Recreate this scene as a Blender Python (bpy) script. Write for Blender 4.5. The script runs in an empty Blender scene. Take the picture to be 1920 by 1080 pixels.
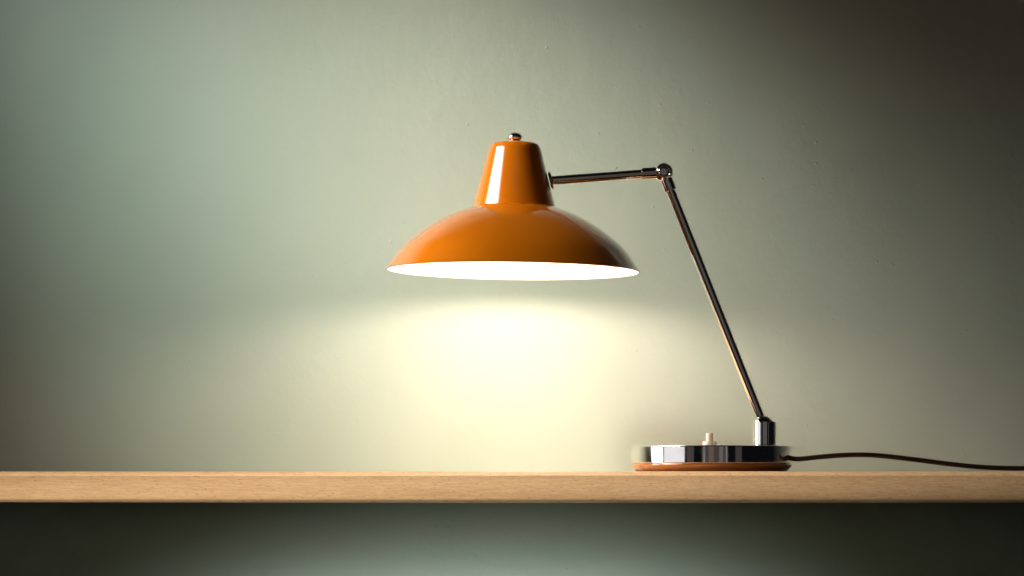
import bpy, bmesh, math, random
from mathutils import Vector, Matrix

random.seed(7)
R = math.radians
sc = bpy.context.scene
COL = sc.collection

# ------------------------------------------------------------------ camera
CAM_Y, F_PX, HORIZON = -3.3, 5240.0, 883.0
CAM_Z = 0.0006
cam_d = bpy.data.cameras.new('camera')
cam = bpy.data.objects.new('camera', cam_d)
COL.objects.link(cam)
cam_d.sensor_width = 36.0
cam_d.lens = 36.0 * F_PX / 1920.0
cam_d.shift_y = (HORIZON - 540.0) / 1920.0
cam_d.clip_start, cam_d.clip_end = 0.05, 60.0
cam.location = (0, CAM_Y, CAM_Z)
cam.rotation_euler = (R(90), 0, 0)
sc.camera = cam


def P(px, py, y=0.0):
    """a point of the photograph at depth y, in metres"""
    s = (y - CAM_Y) / F_PX
    return Vector(((px - 960) * s, y, CAM_Z + (HORIZON - py) * s))


U = 3.3 / F_PX          # metres in one photo pixel at the lamp

# ------------------------------------------------------------------ world, lights, exposure
w = bpy.data.worlds.new('World')
sc.world = w
w.use_nodes = True
w.node_tree.nodes['Background'].inputs[0].default_value = (0.75, 0.85, 1.0, 1)
w.node_tree.nodes['Background'].inputs[1].default_value = 0.004
sc.view_settings.view_transform = 'Standard'
sc.view_settings.look = 'None'
sc.view_settings.gamma = 1.0
sc.view_settings.exposure = 0.0
sc.render.engine = 'CYCLES'
cy = sc.cycles
cy.use_denoising = True
cy.max_bounces = 12
cy.diffuse_bounces = 6
cy.glossy_bounces = 6
cy.sample_clamp_indirect = 6.0
cy.blur_glossy = 0.6


def aim(o, target):
    d = Vector(target) - o.location
    o.rotation_euler = d.to_track_quat('-Z', 'Y').to_euler()


def area(name, loc, target, sx, sy, power, color, spread=180):
    l = bpy.data.lights.new(name, 'AREA')
    l.shape = 'RECTANGLE'
    l.size, l.size_y = sx, sy
    l.energy, l.color = power, color
    l.spread = R(spread)
    o = bpy.data.objects.new(name, l)
    COL.objects.link(o)
    o.location = loc
    aim(o, target)
    return o


def spot(name, loc, target, power, color, angle, blend=1.0, radius=0.02, sx=1, sy=1):
    l = bpy.data.lights.new(name, 'SPOT')
    l.energy, l.color = power, color
    l.spot_size, l.spot_blend = R(angle), blend
    l.shadow_soft_size = radius
    o = bpy.data.objects.new(name, l)
    COL.objects.link(o)
    o.location = loc
    aim(o, target)
    o.scale = (sx, sy, 1)
    return o


COOL = (0.84, 1.0, 0.93)
WARMISH = (1.0, 0.94, 0.82)
# gridded strip softbox at the left, looking down on the shade; a small one added at table height to brighten dome and base
area('softbox', (-0.80, -0.28, 0.85), (0.0, -0.02, 0.33), 0.80, 0.23, 0.85, (1.0, 1.0, 0.97), 42)
area('softbox', (-0.88, -0.13, 0.14), (0.0, -0.21, 0.19), 0.42, 0.28, 0.65, (1.0, 1.0, 0.97), 34)
# two soft spots added at one point, high left front, to pool light on the wall
spot('key_spot', (-1.137, -0.400, 1.31), (-0.295, 0.25, 0.17), 108.0, COOL, 26.5, 1.0, 0.15, 0.95, 1.0)
spot('fill_spot', (-1.137, -0.400, 1.31), (0.035, 0.25, 0.235), 280.0, WARMISH, 33.0, 1.0, 0.15, 0.50, 1.0)
# unseen spot added under the table to brighten the wall below it
spot('under_table_fill', (-0.03, -0.25, -0.80), (-0.03, 0.25, -0.50), 285.0, (0.93, 1.0, 0.98), 94, 1.0, 0.05, 1.0, 0.455)
# narrow-beamed spot added only to brighten the table's front edge
spot('edge_spot', (-0.30, -0.95, 0.76), (-0.31, -0.167, -0.017), 92.0, (1.0, 0.86, 0.68), 114, 1.0, 0.012, 1.0, 0.022)
# dim glowing panels added far behind the camera, standing in for the room in the chrome
for lx, ly, wd, pw, co in ((-2.6, -4.2, 0.9, 0.5, (1.0, 0.84, 0.74)), (-1.1, -5.2, 0.25, 0.4, (0.8, 0.9, 1.0)),
                           (-0.2, -5.4, 0.7, 0.35, (1.0, 0.84, 0.74)), (1.1, -5.2, 0.5, 0.35, (0.9, 0.92, 1.0)),
                           (1.75, -4.9, 0.16, 0.3, (0.7, 0.86, 1.0)), (3.0, -4.0, 0.8, 0.35, (1.0, 0.84, 0.74)), (0.3, -6.0, 4.0, 5.5, (1.0, 0.78, 0.66))):
    area('reflection_panel', (lx, ly, 0.6), (0.2, 0, 0.2), wd, 3.0 if wd < 1 else 8.0, pw, co)
area('reflection_panel', (-3.12, -2.03, 0.05), (0.235, 0, 0.03), 2.3, 0.3, 2.0, (0.95, 0.97, 1.0))  # low panel added to give the base its pale reflection


# ------------------------------------------------------------------ helpers
def mat(name):
    m = bpy.data.materials.new(name)
    m.use_nodes = True
    nt = m.node_tree
    return m, nt, nt.nodes['Principled BSDF']


def node(nt, typ, **kw):
    n = nt.nodes.new(typ)
    for k, v in kw.items():
        setattr(n, k, v)
    return n


def setin(n, **kw):
    for k, v in kw.items():
        n.inputs[k.replace('_', ' ')].default_value = v


def finish(name, bm, m, parent=None, angle=35):
    me = bpy.data.meshes.new(name)
    bmesh.ops.recalc_face_normals(bm, faces=bm.faces)
    bm.to_mesh(me)
    bm.free()
    for p in me.polygons:
        p.use_smooth = True
    me.set_sharp_from_angle(angle=R(angle))
    me.materials.append(m)
    o = bpy.data.objects.new(name, me)
    COL.objects.link(o)
    if parent:
        o.parent = parent
    return o


def lathe(bm, prof, origin=(0, 0, 0), axis=(0, 0, 1), seg=96, closed=False):
    """spin (radius, height) pairs round an axis; zero radius at an end closes it"""
    q = Vector((0, 0, 1)).rotation_difference(Vector(axis).normalized())
    org = Vector(origin)
    rings = []
    for r, h in prof:
        if r < 1e-7:
            rings.append([bm.verts.new(org + q @ Vector((0, 0, h)))])
        else:
            rings.append([bm.verts.new(org + q @ Vector((r * math.cos(2 * math.pi * k / seg),
                                                         r * math.sin(2 * math.pi * k / seg), h)))
                          for k in range(seg)])
    pairs = list(zip(rings, rings[1:]))
    if closed:
        pairs.append((rings[-1], rings[0]))
    for a, b in pairs:
        for k in range(seg):
            k2 = (k + 1) % seg
            if len(a) == 1 and len(b) == 1:
                continue
            if len(a) == 1:
                bm.faces.new((a[0], b[k], b[k2]))
            elif len(b) == 1:
                bm.faces.new((a[k], a[k2], b[0]))
            else:
                bm.faces.new((a[k], a[k2], b[k2], b[k]))


def fillet(pts, rad, n=5):
    """round the inner corners of an open (r, h) profile"""
    out = [pts[0]]
    for i in range(1, len(pts) - 1):
        p0, p1, p2 = (Vector(p) for p in pts[i - 1:i + 2])
        rr = rad[i] if isinstance(rad, (list, tuple)) else rad
        rr = min(rr, (p1 - p0).length * 0.45, (p2 - p1).length * 0.45)
        if rr <= 0:
            out.append(tuple(p1))
            continue
        a = p1 + (p0 - p1).normalized() * rr
        b = p1 + (p2 - p1).normalized() * rr
        for k in range(n + 1):
            t = k / n
            q = a * (1 - t) ** 2 + p1 * 2 * t * (1 - t) + b * t * t
            out.append((q.x, q.y))
    out.append(pts[-1])
    hold = [out[0]]
    for p, q in zip(out, out[1:]):
        d = math.hypot(q[0] - p[0], q[1] - p[1])
        e = 0.00035
        if d > 4 * e:
            for t in (e / d, 1 - e / d):
                hold.append((p[0] + (q[0] - p[0]) * t, p[1] + (q[1] - p[1]) * t))
        hold.append(q)
    return hold


def catmull(pts, n):
    out = []
    P_ = [Vector(p) for p in pts]
    P_ = [2 * P_[0] - P_[1]] + P_ + [2 * P_[-1] - P_[-2]]
    for i in range(1, len(P_) - 2):
        a, b, c, d = P_[i - 1:i + 3]
        for k in range(n):
            t = k / n
            out.append(0.5 * ((2 * b) + (c - a) * t + (2 * a - 5 * b + 4 * c - d) * t * t
                              + (3 * b - a - 3 * c + d) * t ** 3))
    out.append(P_[-2])
    return out


# ------------------------------------------------------------------ materials
def wall_material():
    m, nt, b = mat('sage_plaster')
    tc = node(nt, 'ShaderNodeTexCoord')
    n1 = node(nt, 'ShaderNodeTexNoise')
    setin(n1, Scale=2.3, Detail=5.0, Roughness=0.6)
    ramp = node(nt, 'ShaderNodeValToRGB')
    ramp.color_ramp.elements[0].color = (0.330, 0.392, 0.330, 1)
    ramp.color_ramp.elements[1].color = (0.372, 0.432, 0.366, 1)
    ramp.color_ramp.elements[0].position = 0.3
    ramp.color_ramp.elements[1].position = 0.7
    nt.links.new(tc.outputs['Object'], n1.inputs['Vector'])
    nt.links.new(n1.outputs['Fac'], ramp.inputs['Fac'])
    nt.links.new(ramp.outputs['Color'], b.inputs['Base Color'])
    # roller stipple, brush drags and a few grains
    fine = node(nt, 'ShaderNodeTexNoise')
    setin(fine, Scale=170.0, Detail=3.0, Roughness=0.55)
    mp = node(nt, 'ShaderNodeMapping')
    mp.inputs['Scale'].default_value = (60, 60, 26)
    mp.inputs['Rotation'].default_value = (0, R(25), 0)
    brush = node(nt, 'ShaderNodeTexNoise')
    setin(brush, Scale=1.0, Detail=4.0, Roughness=0.6)
    broad = node(nt, 'ShaderNodeTexNoise')
    setin(broad, Scale=9.0, Detail=3.0)
    vor = node(nt, 'ShaderNodeTexVoronoi')
    setin(vor, Scale=34.0)
    grain = node(nt, 'ShaderNodeMapRange')
    setin(grain, From_Min=0.03, From_Max=0.075, To_Min=1.0, To_Max=0.0)
    for t in (fine, broad, vor):
        nt.links.new(tc.outputs['Object'], t.inputs['Vector'])
    nt.links.new(tc.outputs['Object'], mp.inputs['Vector'])
    nt.links.new(mp.outputs[0], brush.inputs['Vector'])
    nt.links.new(vor.outputs['Distance'], grain.inputs['Value'])

    def mul(x, k):
        q = node(nt, 'ShaderNodeMath', operation='MULTIPLY')
        nt.links.new(x, q.inputs[0])
        q.inputs[1].default_value = k
        return q.outputs[0]

    def add(x, y):
        q = node(nt, 'ShaderNodeMath', operation='ADD')
        nt.links.new(x, q.inputs[0])
        nt.links.new(y, q.inputs[1])
        return q.outputs[0]
    h = add(add(mul(fine.outputs['Fac'], 0.18), mul(brush.outputs['Fac'], 0.30)),
            add(mul(broad.outputs['Fac'], 1.6), mul(grain.outputs[0], 0.25)))
    bump = node(nt, 'ShaderNodeBump')
    setin(bump, Strength=0.85, Distance=0.0014)
    nt.links.new(h, bump.inputs['Height'])
    nt.links.new(bump.outputs[0], b.inputs['Normal'])
    setin(b, Roughness=0.62)
    b.inputs['Specular IOR Level'].default_value = 0.25
    return m


def wood_material():
    m, nt, b = mat('beech_wood')
    tc = node(nt, 'ShaderNodeTexCoord')

    def noise(scale, detail=3.0, rough=0.5, rot=0.0):
        mp = node(nt, 'ShaderNodeMapping')
        mp.inputs['Scale'].default_value = scale
        mp.inputs['Rotation'].default_value = (0, rot, 0)
        n = node(nt, 'ShaderNodeTexNoise')
        setin(n, Scale=1.0, Detail=detail, Roughness=rough)
        nt.links.new(tc.outputs['Object'], mp.inputs['Vector'])
        nt.links.new(mp.outputs[0], n.inputs['Vector'])
        return n.outputs['Fac']
    band = noise((1.6, 30, 42), 4.0, 0.55, R(1.2))
    fine = noise((60, 900, 950), 4.0, 0.7)
    ramp = node(nt, 'ShaderNodeValToRGB')
    e = ramp.color_ramp.elements
    e[0].position, e[0].color = 0.28, (0.53, 0.36, 0.205, 1)
    e[1].position, e[1].color = 0.72, (0.63, 0.455, 0.28, 1)
    nt.links.new(band, ramp.inputs['Fac'])
    mix1 = node(nt, 'ShaderNodeMixRGB', blend_type='MULTIPLY')
    r2 = node(nt, 'ShaderNodeValToRGB')
    r2.color_ramp.elements[0].position, r2.color_ramp.elements[0].color = 0.3, (0.70, 0.62, 0.54, 1)
    r2.color_ramp.elements[1].position, r2.color_ramp.elements[1].color = 0.65, (1, 1, 1, 1)
    nt.links.new(fine, r2.inputs['Fac'])
    mix1.inputs[0].default_value = 0.8
    nt.links.new(ramp.outputs[0], mix1.inputs[1])
    nt.links.new(r2.outputs[0], mix1.inputs[2])
    # short dark ray flecks
    fl = noise((170, 1000, 1100), 1.5, 0.5, R(3))
    mr = node(nt, 'ShaderNodeMapRange')
    setin(mr, From_Min=0.60, From_Max=0.72, To_Min=0.0, To_Max=1.0)
    nt.links.new(fl, mr.inputs['Value'])
    mix2 = node(nt, 'ShaderNodeMixRGB', blend_type='MIX')
    mix2.inputs[2].default_value = (0.27, 0.13, 0.055, 1)
    sc_ = node(nt, 'ShaderNodeMath', operation='MULTIPLY')
    sc_.inputs[1].default_value = 0.75
    nt.links.new(mr.outputs[0], sc_.inputs[0])
    nt.links.new(sc_.outputs[0], mix2.inputs[0])
    nt.links.new(mix1.outputs[0], mix2.inputs[1])
    nt.links.new(mix2.outputs[0], b.inputs['Base Color'])
    bump = node(nt, 'ShaderNodeBump', invert=True)
    setin(bump, Strength=0.25, Distance=0.0004)
    nt.links.new(mr.outputs[0], bump.inputs['Height'])
    nt.links.new(bump.outputs[0], b.inputs['Normal'])
    setin(b, Roughness=0.48)
    b.inputs['Specular IOR Level'].default_value = 0.35
    return m


def paint_material():
    m, nt, b = mat('orange_lacquer')
    tc = node(nt, 'ShaderNodeTexCoord')
    n = node(nt, 'ShaderNodeTexNoise')
    setin(n, Scale=14.0, Detail=3.0)
    nt.links.new(tc.outputs['Object'], n.inputs['Vector'])
    ramp = node(nt, 'ShaderNodeValToRGB')
    ramp.color_ramp.elements[0].color = (0.80, 0.190, 0.003, 1)
    ramp.color_ramp.elements[1].color = (0.84, 0.215, 0.004, 1)
    nt.links.new(n.outputs['Fac'], ramp.inputs['Fac'])
    nt.links.new(ramp.outputs[0], b.inputs['Base Color'])
    # very slight orange peel and a few dust nibs
    peel = node(nt, 'ShaderNodeTexNoise')
    setin(peel, Scale=60.0, Detail=1.0)
    nt.links.new(tc.outputs['Object'], peel.inputs['Vector'])
    bump = node(nt, 'ShaderNodeBump')
    setin(bump, Strength=0.02, Distance=0.0004)
    nt.links.new(peel.outputs['Fac'], bump.inputs['Height'])
    nt.links.new(bump.outputs[0], b.inputs['Normal'])
    setin(b, Roughness=0.13, IOR=1.5)
    b.inputs['Coat Weight'].default_value = 1.0
    b.inputs['Coat Roughness'].default_value = 0.10
    b.inputs['Coat IOR'].default_value = 1.75
    return m


def chrome_material():
    m, nt, b = mat('chrome')
    tc = node(nt, 'ShaderNodeTexCoord')
    n = node(nt, 'ShaderNodeTexNoise')
    setin(n, Scale=55.0, Detail=4.0)
    nt.links.new(tc.outputs['Object'], n.inputs['Vector'])
    mr = node(nt, 'ShaderNodeMapRange')
    setin(mr, From_Min=0.35, From_Max=0.75, To_Min=0.045, To_Max=0.12)
    nt.links.new(n.outputs['Fac'], mr.inputs['Value'])
    nt.links.new(mr.outputs[0], b.inputs['Roughness'])
    b.inputs['Base Color'].default_value = (0.93, 0.89, 0.86, 1)
    setin(b, Metallic=1.0)
    return m


def plain(name, col, rough, **kw):
    m, nt, b = mat(name)
    tc = node(nt, 'ShaderNodeTexCoord')
    n = node(nt, 'ShaderNodeTexNoise')
    setin(n, Scale=40.0, Detail=3.0)
    nt.links.new(tc.outputs['Object'], n.inputs['Vector'])
    ramp = node(nt, 'ShaderNodeValToRGB')
    ramp.color_ramp.elements[0].color = tuple(c * 0.92 for c in col) + (1,)
    ramp.color_ramp.elements[1].color = tuple(min(1, c * 1.06) for c in col) + (1,)
    nt.links.new(n.outputs['Fac'], ramp.inputs['Fac'])
    nt.links.new(ramp.outputs[0], b.inputs['Base Color'])
    setin(b, Roughness=rough)
    for k, v in kw.items():
        b.inputs[k.replace('_', ' ')].default_value = v
    return m


M_WALL = wall_material()
M_WOOD = wood_material()
M_PAINT = paint_material()
M_CHROME = chrome_material()
M_ENAMEL = plain('white_enamel', (0.86, 0.85, 0.82), 0.35)
M_IVORY = plain('ivory_plastic', (0.88, 0.83, 0.72), 0.3, Subsurface_Weight=0.35, Subsurface_Scale=0.003)
M_CABLE = plain('brown_cable_sheath', (0.040, 0.017, 0.009), 0.42)
M_FOOT = plain('shaded_amber_lacquer', (0.40, 0.135, 0.012), 0.15, Coat_Weight=1.0, Coat_Roughness=0.06, Coat_IOR=1.7)  # orange lacquer, its colour darkened to stand for shade on the undercut
M_DARK = plain('dark_steel', (0.05, 0.045, 0.04), 0.35, Metallic=0.8)
M_BULB, nt, b = mat('lit_bulb')
setin(b, Roughness=0.3)
b.inputs['Base Color'].default_value = (0.9, 0.9, 0.86, 1)
b.inputs['Emission Color'].default_value = (1.0, 0.745, 0.62, 1)
b.inputs['Emission Strength'].default_value = 262.0

# ------------------------------------------------------------------ setting: wall and table
WALL_Y = 0.25
bm = bmesh.new()
x0, x1, z0, z1 = -3.0, 3.0, -1.2, 2.6
vs = [bm.verts.new(p) for p in ((x0, WALL_Y, z0), (x1, WALL_Y, z0), (x1, WALL_Y, z1), (x0, WALL_Y, z1),
                                (x0, WALL_Y + 0.1, z0), (x1, WALL_Y + 0.1, z0), (x1, WALL_Y + 0.1, z1), (x0, WALL_Y + 0.1, z1))]
for f in ((0, 1, 2, 3), (4, 7, 6, 5), (0, 4, 5, 1), (3, 2, 6, 7), (0, 3, 7, 4), (1, 5, 6, 2)):
    bm.faces.new([vs[i] for i in f])
wall = finish('wall', bm, M_WALL)
wall['kind'] = 'structure'
wall['label'] = 'sage green plastered wall behind the lamp and the wooden table'

DESK_F = -0.165
s_f = (DESK_F - CAM_Y) / F_PX
TH = 58.5 * s_f
CH_T, CH_B = 7.5 * s_f, 6.0 * s_f
prof = [(DESK_F + CH_T * 0.9, 0.0), (DESK_F, -CH_T), (DESK_F, -TH + CH_B), (DESK_F + CH_B * 0.5, -TH)]
# ease every arris a little
pp = fillet([(WALL_Y - 0.001, 0.0)] + prof + [(WALL_Y - 0.001, -TH)], [0, 0.0010, 0.0008, 0.0010, 0.0010, 0], 3)
bm = bmesh.new()
XL, NX = 1.05, 80
cols = []
for i in range(NX + 1):
    x = -XL + 2 * XL * i / NX
    jig = 0.00012 * math.sin(i * 1.7) + random.uniform(-0.00012, 0.00012)
    cols.append([bm.verts.new((x, y + (jig if k < len(pp) // 2 else 0) * (1 if 0 < k < len(pp) - 1 else 0), z))
                 for k, (y, z) in enumerate(pp)])
for a, b_ in zip(cols, cols[1:]):
    for k in range(len(pp)):
        k2 = (k + 1) % len(pp)
        bm.faces.new((a[k], a[k2], b_[k2], b_[k]))
bm.faces.new(cols[0])
bm.faces.new(cols[-1][::-1])
desk = finish('tabletop', bm, M_WOOD, None, 25)
desk['label'] = 'pale beech wood tabletop with chamfered front edge running across under the lamp'
desk['category'] = 'table'

# ------------------------------------------------------------------ the lamp
BASE_C = P(1334, 883)
lamp = bpy.data.objects.new('desk_lamp', None)
COL.objects.link(lamp)
lamp.location = (BASE_C.x, 0, 0)
lamp['label'] = 'lit orange and chrome desk lamp with a wide domed shade on a jointed arm'
lamp['category'] = 'lamp'
ORG = Vector(lamp.location)


def L(v):
    return Vector(v) - ORG


# --- base: chrome drum over an undercut foot
bm = bmesh.new()
R_B = 149.6 * U
zt, zs = P(0, 836).z, P(0, 868.5).z
lathe(bm, fillet([(0, zt + 0.0005), (R_B - 0.001, zt), (R_B, zt - 0.001), (R_B, zs + 0.0003), (R_B - 0.0012, zs), (0, zs)],
                 [0, 0.0022, 0.0022, 0.0004, 0, 0], 5), (0, 0, 0), seg=192)
base = finish('base', bm, M_CHROME, lamp)
bm = bmesh.new()
lathe(bm, [(0, zs + 0.0006), (R_B - 0.0022, zs + 0.0006), (R_B - 0.0010, zs + 0.0001), (R_B + 0.0000, zs - 0.0006), (R_B + 0.0006, zs - 0.0015),
           (R_B + 0.0004, zs - 0.0026), (R_B - 0.0006, zs - 0.0042), (R_B - 0.0022, zs - 0.0060),
           (R_B - 0.0040, zs - 0.0076), (R_B - 0.0054, 0.0006), (R_B - 0.0060, 0.0002), (0, 0.0002)], seg=192)
finish('foot', bm, M_FOOT, base, 60)

# --- push switch on the base
sw = L(P(1330.5, 835))
bm = bmesh.new()
lathe(bm, fillet([(0, 0.0052), (13.2 * U, 0.0052), (13.2 * U, -0.0006), (0, -0.0006)], 0.0008, 4), (sw.x, 0, zt), seg=48)
switch = finish('switch', bm, M_IVORY, lamp)
bm = bmesh.new()
lathe(bm, fillet([(0, 0.0152), (6.8 * U, 0.0152), (6.8 * U, 0.0050), (0, 0.0050)], 0.0009, 4), (sw.x, 0, zt), seg=48)
finish('push_button', bm, M_IVORY, switch)

# --- socket and swivel ball
so = L(P(1433, 835))
bm = bmesh.new()
rs, hs = 22.5 * U, 45 * U
lathe(bm, fillet([(0, 0), (rs - 0.0006, 0), (rs - 0.0006, 0.0012), (rs, 0.0016), (rs, hs), (rs - 0.002, hs), (rs - 0.003, hs - 0.003), (0, hs - 0.003)],
                 [0, 0, 0, 0.0003, 0.0007, 0.0004, 0, 0], 4), (so.x, 0, zt + 0.0002), seg=96)
socket = finish('socket', bm, M_CHROME, lamp)
ballc = L(P(1430.5, 798.5))
bm = bmesh.new()
rb = 20.0 * U
lathe(bm, [(rb * math.sin(t * math.pi / 32), rb * math.cos(t * math.pi / 32)) for t in range(0, 33)], ballc, seg=64)
finish('swivel_ball', bm, M_CHROME, socket)

# --- stem
J = L(P(1243.8, 323.5))
SB = L(P(1428.5, 790))
d = (SB - J).normalized()
ln = (SB - J).length
bm = bmesh.new()
rt = 8.4 * U
lathe(bm, fillet([(0, 30 * U), (rt, 30 * U), (rt, ln), (0, ln)], 0.0003, 2), J, d, 64)
stem = finish('stem', bm, M_CHROME, lamp)
bm = bmesh.new()
rf = 12.0 * U
lathe(bm, fillet([(0, 13 * U), (rf * 0.97, 13 * U), (rf, 37 * U), (rt, 37 * U), (rt, 33 * U)], [0, 0.0006, 0.0008, 0.0003, 0], 4), J, d, 64)
finish('ferrule', bm, M_CHROME, stem)

# --- elbow: ball with a slotted screw facing the room
bm = bmesh.new()
RJ = 18.2 * U
rc = 0.0074
pr = []
t0 = math.asin(rc / RJ)
pr += [(0, math.cos(t0) * RJ - 0.0012), (rc - 0.0006, math.cos(t0) * RJ - 0.0012), (rc - 0.0003, math.cos(t0) * RJ - 0.0002)]
for k in range(29):
    t = t0 + (math.pi - t0) * k / 28
    pr.append((RJ * math.sin(t), RJ * math.cos(t)))
lathe(bm, pr, J, (0, -1, 0), 72)
elbow = finish('elbow_joint', bm, M_CHROME, lamp)
bm = bmesh.new()
q = Vector((0, 0, 1)).rotation_difference(Vector((0, -1, 0)))
yb = math.cos(t0) * RJ - 0.0012
rsw, gap, sl = 0.0062, 0.0006, R(27)
for sgn in (1, -1):
    rows = []
    for f, h in ((1.0, 0.0), (1.0, 0.0012), (0.90, 0.0017), (0.6, 0.0022), (0.25, 0.0024)):
        row = []
        a0 = math.asin(min(0.95, gap / (rsw * f)))
        for k in range(17):
            a = a0 + (math.pi - 2 * a0) * k / 16
            x, z = rsw * f * math.cos(a), sgn * rsw * f * math.sin(a)
            row.append(bm.verts.new(J + Vector((x * math.cos(sl) - z * math.sin(sl), -(yb + h),
                                                x * math.sin(sl) + z * math.cos(sl)))))
        rows.append(row)
    for a, b_ in zip(rows, rows[1:]):
        for k in range(16):
            bm.faces.new((a[k], a[k + 1], b_[k + 1], b_[k]))
        bm.faces.new((a[0], b_[0], b_[-1], a[-1]))
    bm.faces.new(rows[-1])
finish('screw', bm, M_CHROME, elbow, 40)
# dark knuckle washer under the ball
bm = bmesh.new()
lathe(bm, fillet([(0, 9 * U), (10.5 * U, 9 * U), (10.5 * U, 15 * U), (0, 15 * U)], 0.0003, 2), J, d, 48)
finish('washer', bm, M_DARK, elbow)

# --- horizontal arm
A0, A1 = L(P(1031, 338.8)), J
da = (A1 - A0).normalized()
la = (A1 - A0).length
bm = bmesh.new()
lathe(bm, [(0, 0), (8.4 * U, 0), (8.9 * U, la - 12 * U), (0, la - 12 * U)], A0, da, 64)
arm = finish('arm', bm, M_CHROME, lamp)
bm = bmesh.new()
lathe(bm, fillet([(8.6 * U, la - 36 * U), (11.6 * U, la - 41 * U), (11.6 * U, la - 14 * U), (0, la - 14 * U)], [0, 0.0006, 0.0006, 0], 4), A0, da, 64)
finish('ferrule', bm, M_CHROME, arm)
bm = bmesh.new()
dflange = (da + Vector((0, 0, 0.17))).normalized()
lathe(bm, fillet([(0, -1.0 * U), (14 * U, -1.0 * U), (18 * U, 2.2 * U), (17 * U, 4.2 * U), (9 * U, 5.2 * U), (8.4 * U, 6 * U)],
                 [0, 0.0006, 0.0006, 0.0005, 0.0003, 0], 4), A0, dflange, 64)
finish('flange', bm, M_CHROME, arm)

# --- shade (dome), neck (cone), knob, lining, bulb: spun about an axis that leans a little to the right
SC = L(P(962, 507.7))
lean = R(0.8)
ax = Vector((math.sin(lean), 0, math.cos(lean)))


def up(r, h):
    return (r * U, h * U)


dome_pts = [(238.0, 0.0), (234.0, 6.0), (227.4, 16.2), (211.6, 38.2), (193.0, 56.5), (172.0, 73.0), (148.0, 89.0),
            (124.0, 102.0), (100.0, 112.2), (79.5, 119.6)]
dome = [(p.x, p.y) for p in catmull([up(*p) for p in dome_pts], 5)]
T = 0.0011
inner = []
for i, (r, h) in enumerate(dome):
    a = Vector(dome[max(0, i - 1)])
    b2 = Vector(dome[min(len(dome) - 1, i + 1)])
    t = (b2 - a).normalized()
    n = Vector((t.y, -t.x))
    if n.x > 0 or n.y > 0:
        n = -n
    if n.x > 0:
        n = Vector((-abs(n.x), n.y))
    inner.append((r + n.x * T, h + n.y * T))
inner[0] = (dome[0][0] - T, dome[0][1])
bm = bmesh.new()
outer = [(dome[0][0] - T, dome[0][1] - 0.0003), (dome[0][0] - 0.0004, dome[0][1] - 0.0005), (dome[0][0], dome[0][1] + 0.0001)] + dome[1:]
lathe(bm, outer + inner[::-1], SC, ax, 192, closed=True)
shade = finish('shade', bm, M_PAINT, lamp, 50)
bm = bmesh.new()
lin = [(r - 0.0004, h - 0.0003) for r, h in inner[1:]]
lin = [(inner[0][0] - 0.0002, inner[0][1] - 0.0004)] + lin
top = lin[-1]
lin2 = [(r - 0.0003, h - 0.0003) for r, h in lin]
lathe(bm, lin + [(0, top[1] + 0.001), (0, top[1] + 0.0006)] + lin2[::-1], SC, ax, 192)
finish('shade_lining', bm, M_ENAMEL, shade, 60)

bm = bmesh.new()
hb = 118.4
cone = fillet([up(79.2, hb - 0.5), up(78.4, hb + 0.8), up(75.6, hb + 10), up(71.4, hb + 25), up(48.6, hb + 112), up(44.0, hb + 119.5), up(26, hb + 123.6), up(0, hb + 124.5)],
              [0, 0.0008, 0.006, 0.010, 0.0045, 0.003, 0.006, 0], 8)
lathe(bm, cone, SC, ax, 160)
neck = finish('shade_neck', bm, M_PAINT, lamp, 60)

bm = bmesh.new()
kz = hb + 124.0
lathe(bm, [up(0, kz + 16.6), up(4, kz + 16.3), up(8.5, kz + 15.0), up(12.2, kz + 12.2), up(13.8, kz + 9.0), up(13.6, kz + 6.6),
           up(12.4, kz + 4.4), up(10.6, kz + 3.2), up(9.6, kz + 2.6), up(9.4, kz - 0.5), up(0, kz - 0.8)], SC, ax, 64)
finish('knob', bm, M_CHROME, neck, 60)
bm = bmesh.new()
lathe(bm, fillet([up(0, kz + 1.5), up(11.5, kz + 1.5), up(12.0, kz - 0.8), up(0, kz - 0.8)], 0.0002, 2), SC, ax, 48)
finish('washer', bm, M_CHROME, neck)

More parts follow.
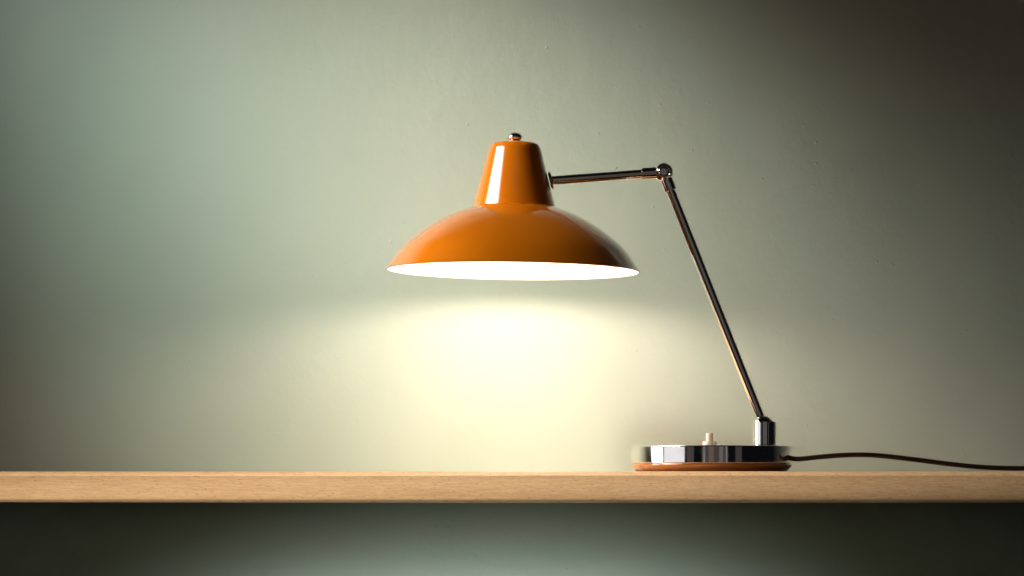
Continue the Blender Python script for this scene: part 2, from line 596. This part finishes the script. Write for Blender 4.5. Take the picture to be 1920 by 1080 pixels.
BULB_H = 0.034
bm = bmesh.new()
rbu = 0.0215
pr = [(rbu * math.sin(t * math.pi / 24), -rbu * math.cos(t * math.pi / 24)) for t in range(0, 20)]
pr += [(0.0135, 0.0205), (0.012, 0.031), (0, 0.030)]
lathe(bm, pr, SC + ax * BULB_H, ax, 48)
bulb = finish('bulb', bm, M_BULB, lamp)
bm = bmesh.new()
lathe(bm, fillet([(0, 0.0305), (0.0145, 0.0305), (0.0145, 0.060), (0, 0.060)], 0.001, 3), SC + ax * BULB_H, ax, 48)
finish('bulb_holder', bm, M_DARK, bulb)

# --- cable
pts_px = [(1452, 850, -0.030), (1466, 854, -0.034), (1484, 859.5, -0.037), (1500, 860.5, -0.039), (1530, 857.5, -0.036), (1570, 854, -0.030),
          (1605, 852.8, -0.018), (1640, 853.6, -0.006), (1680, 857.6, 0.006), (1725, 863, 0.018), (1775, 869.4, 0.030),
          (1825, 874.6, 0.042), (1875, 877.4, 0.052), (1925, 878.3, 0.060), (1990, 878.4, 0.072), (2080, 878.5, 0.09), (2260, 878.6, 0.13)]
path = catmull([tuple(L(P(x, y, yy))) for x, y, yy in pts_px], 6)
bm = bmesh.new()
rings = []
NS = 20
for i, p in enumerate(path):
    t = (path[min(len(path) - 1, i + 1)] - path[max(0, i - 1)]).normalized()
    side = t.cross(Vector((0, 0, 1))).normalized()
    upv = side.cross(t).normalized()
    rw, rh = 0.0036, 4.5 * U
    p = Vector((p.x, p.y, max(p.z, rh + 0.0002)))
    ring = []
    for k in range(NS):
        a = 2 * math.pi * k / NS
        pinch = 1 - 0.16 * math.exp(-(math.cos(a) / 0.30) ** 2)
        ring.append(bm.verts.new(p + side * (rw * math.cos(a)) + upv * (rh * math.sin(a) * pinch / 0.90)))
    rings.append(ring)
for a, b_ in zip(rings, rings[1:]):
    for k in range(NS):
        k2 = (k + 1) % NS
        bm.faces.new((a[k], a[k2], b_[k2], b_[k]))
bm.faces.new(rings[0][::-1])
bm.faces.new(rings[-1])
finish('cable', bm, M_CABLE, lamp, 60)
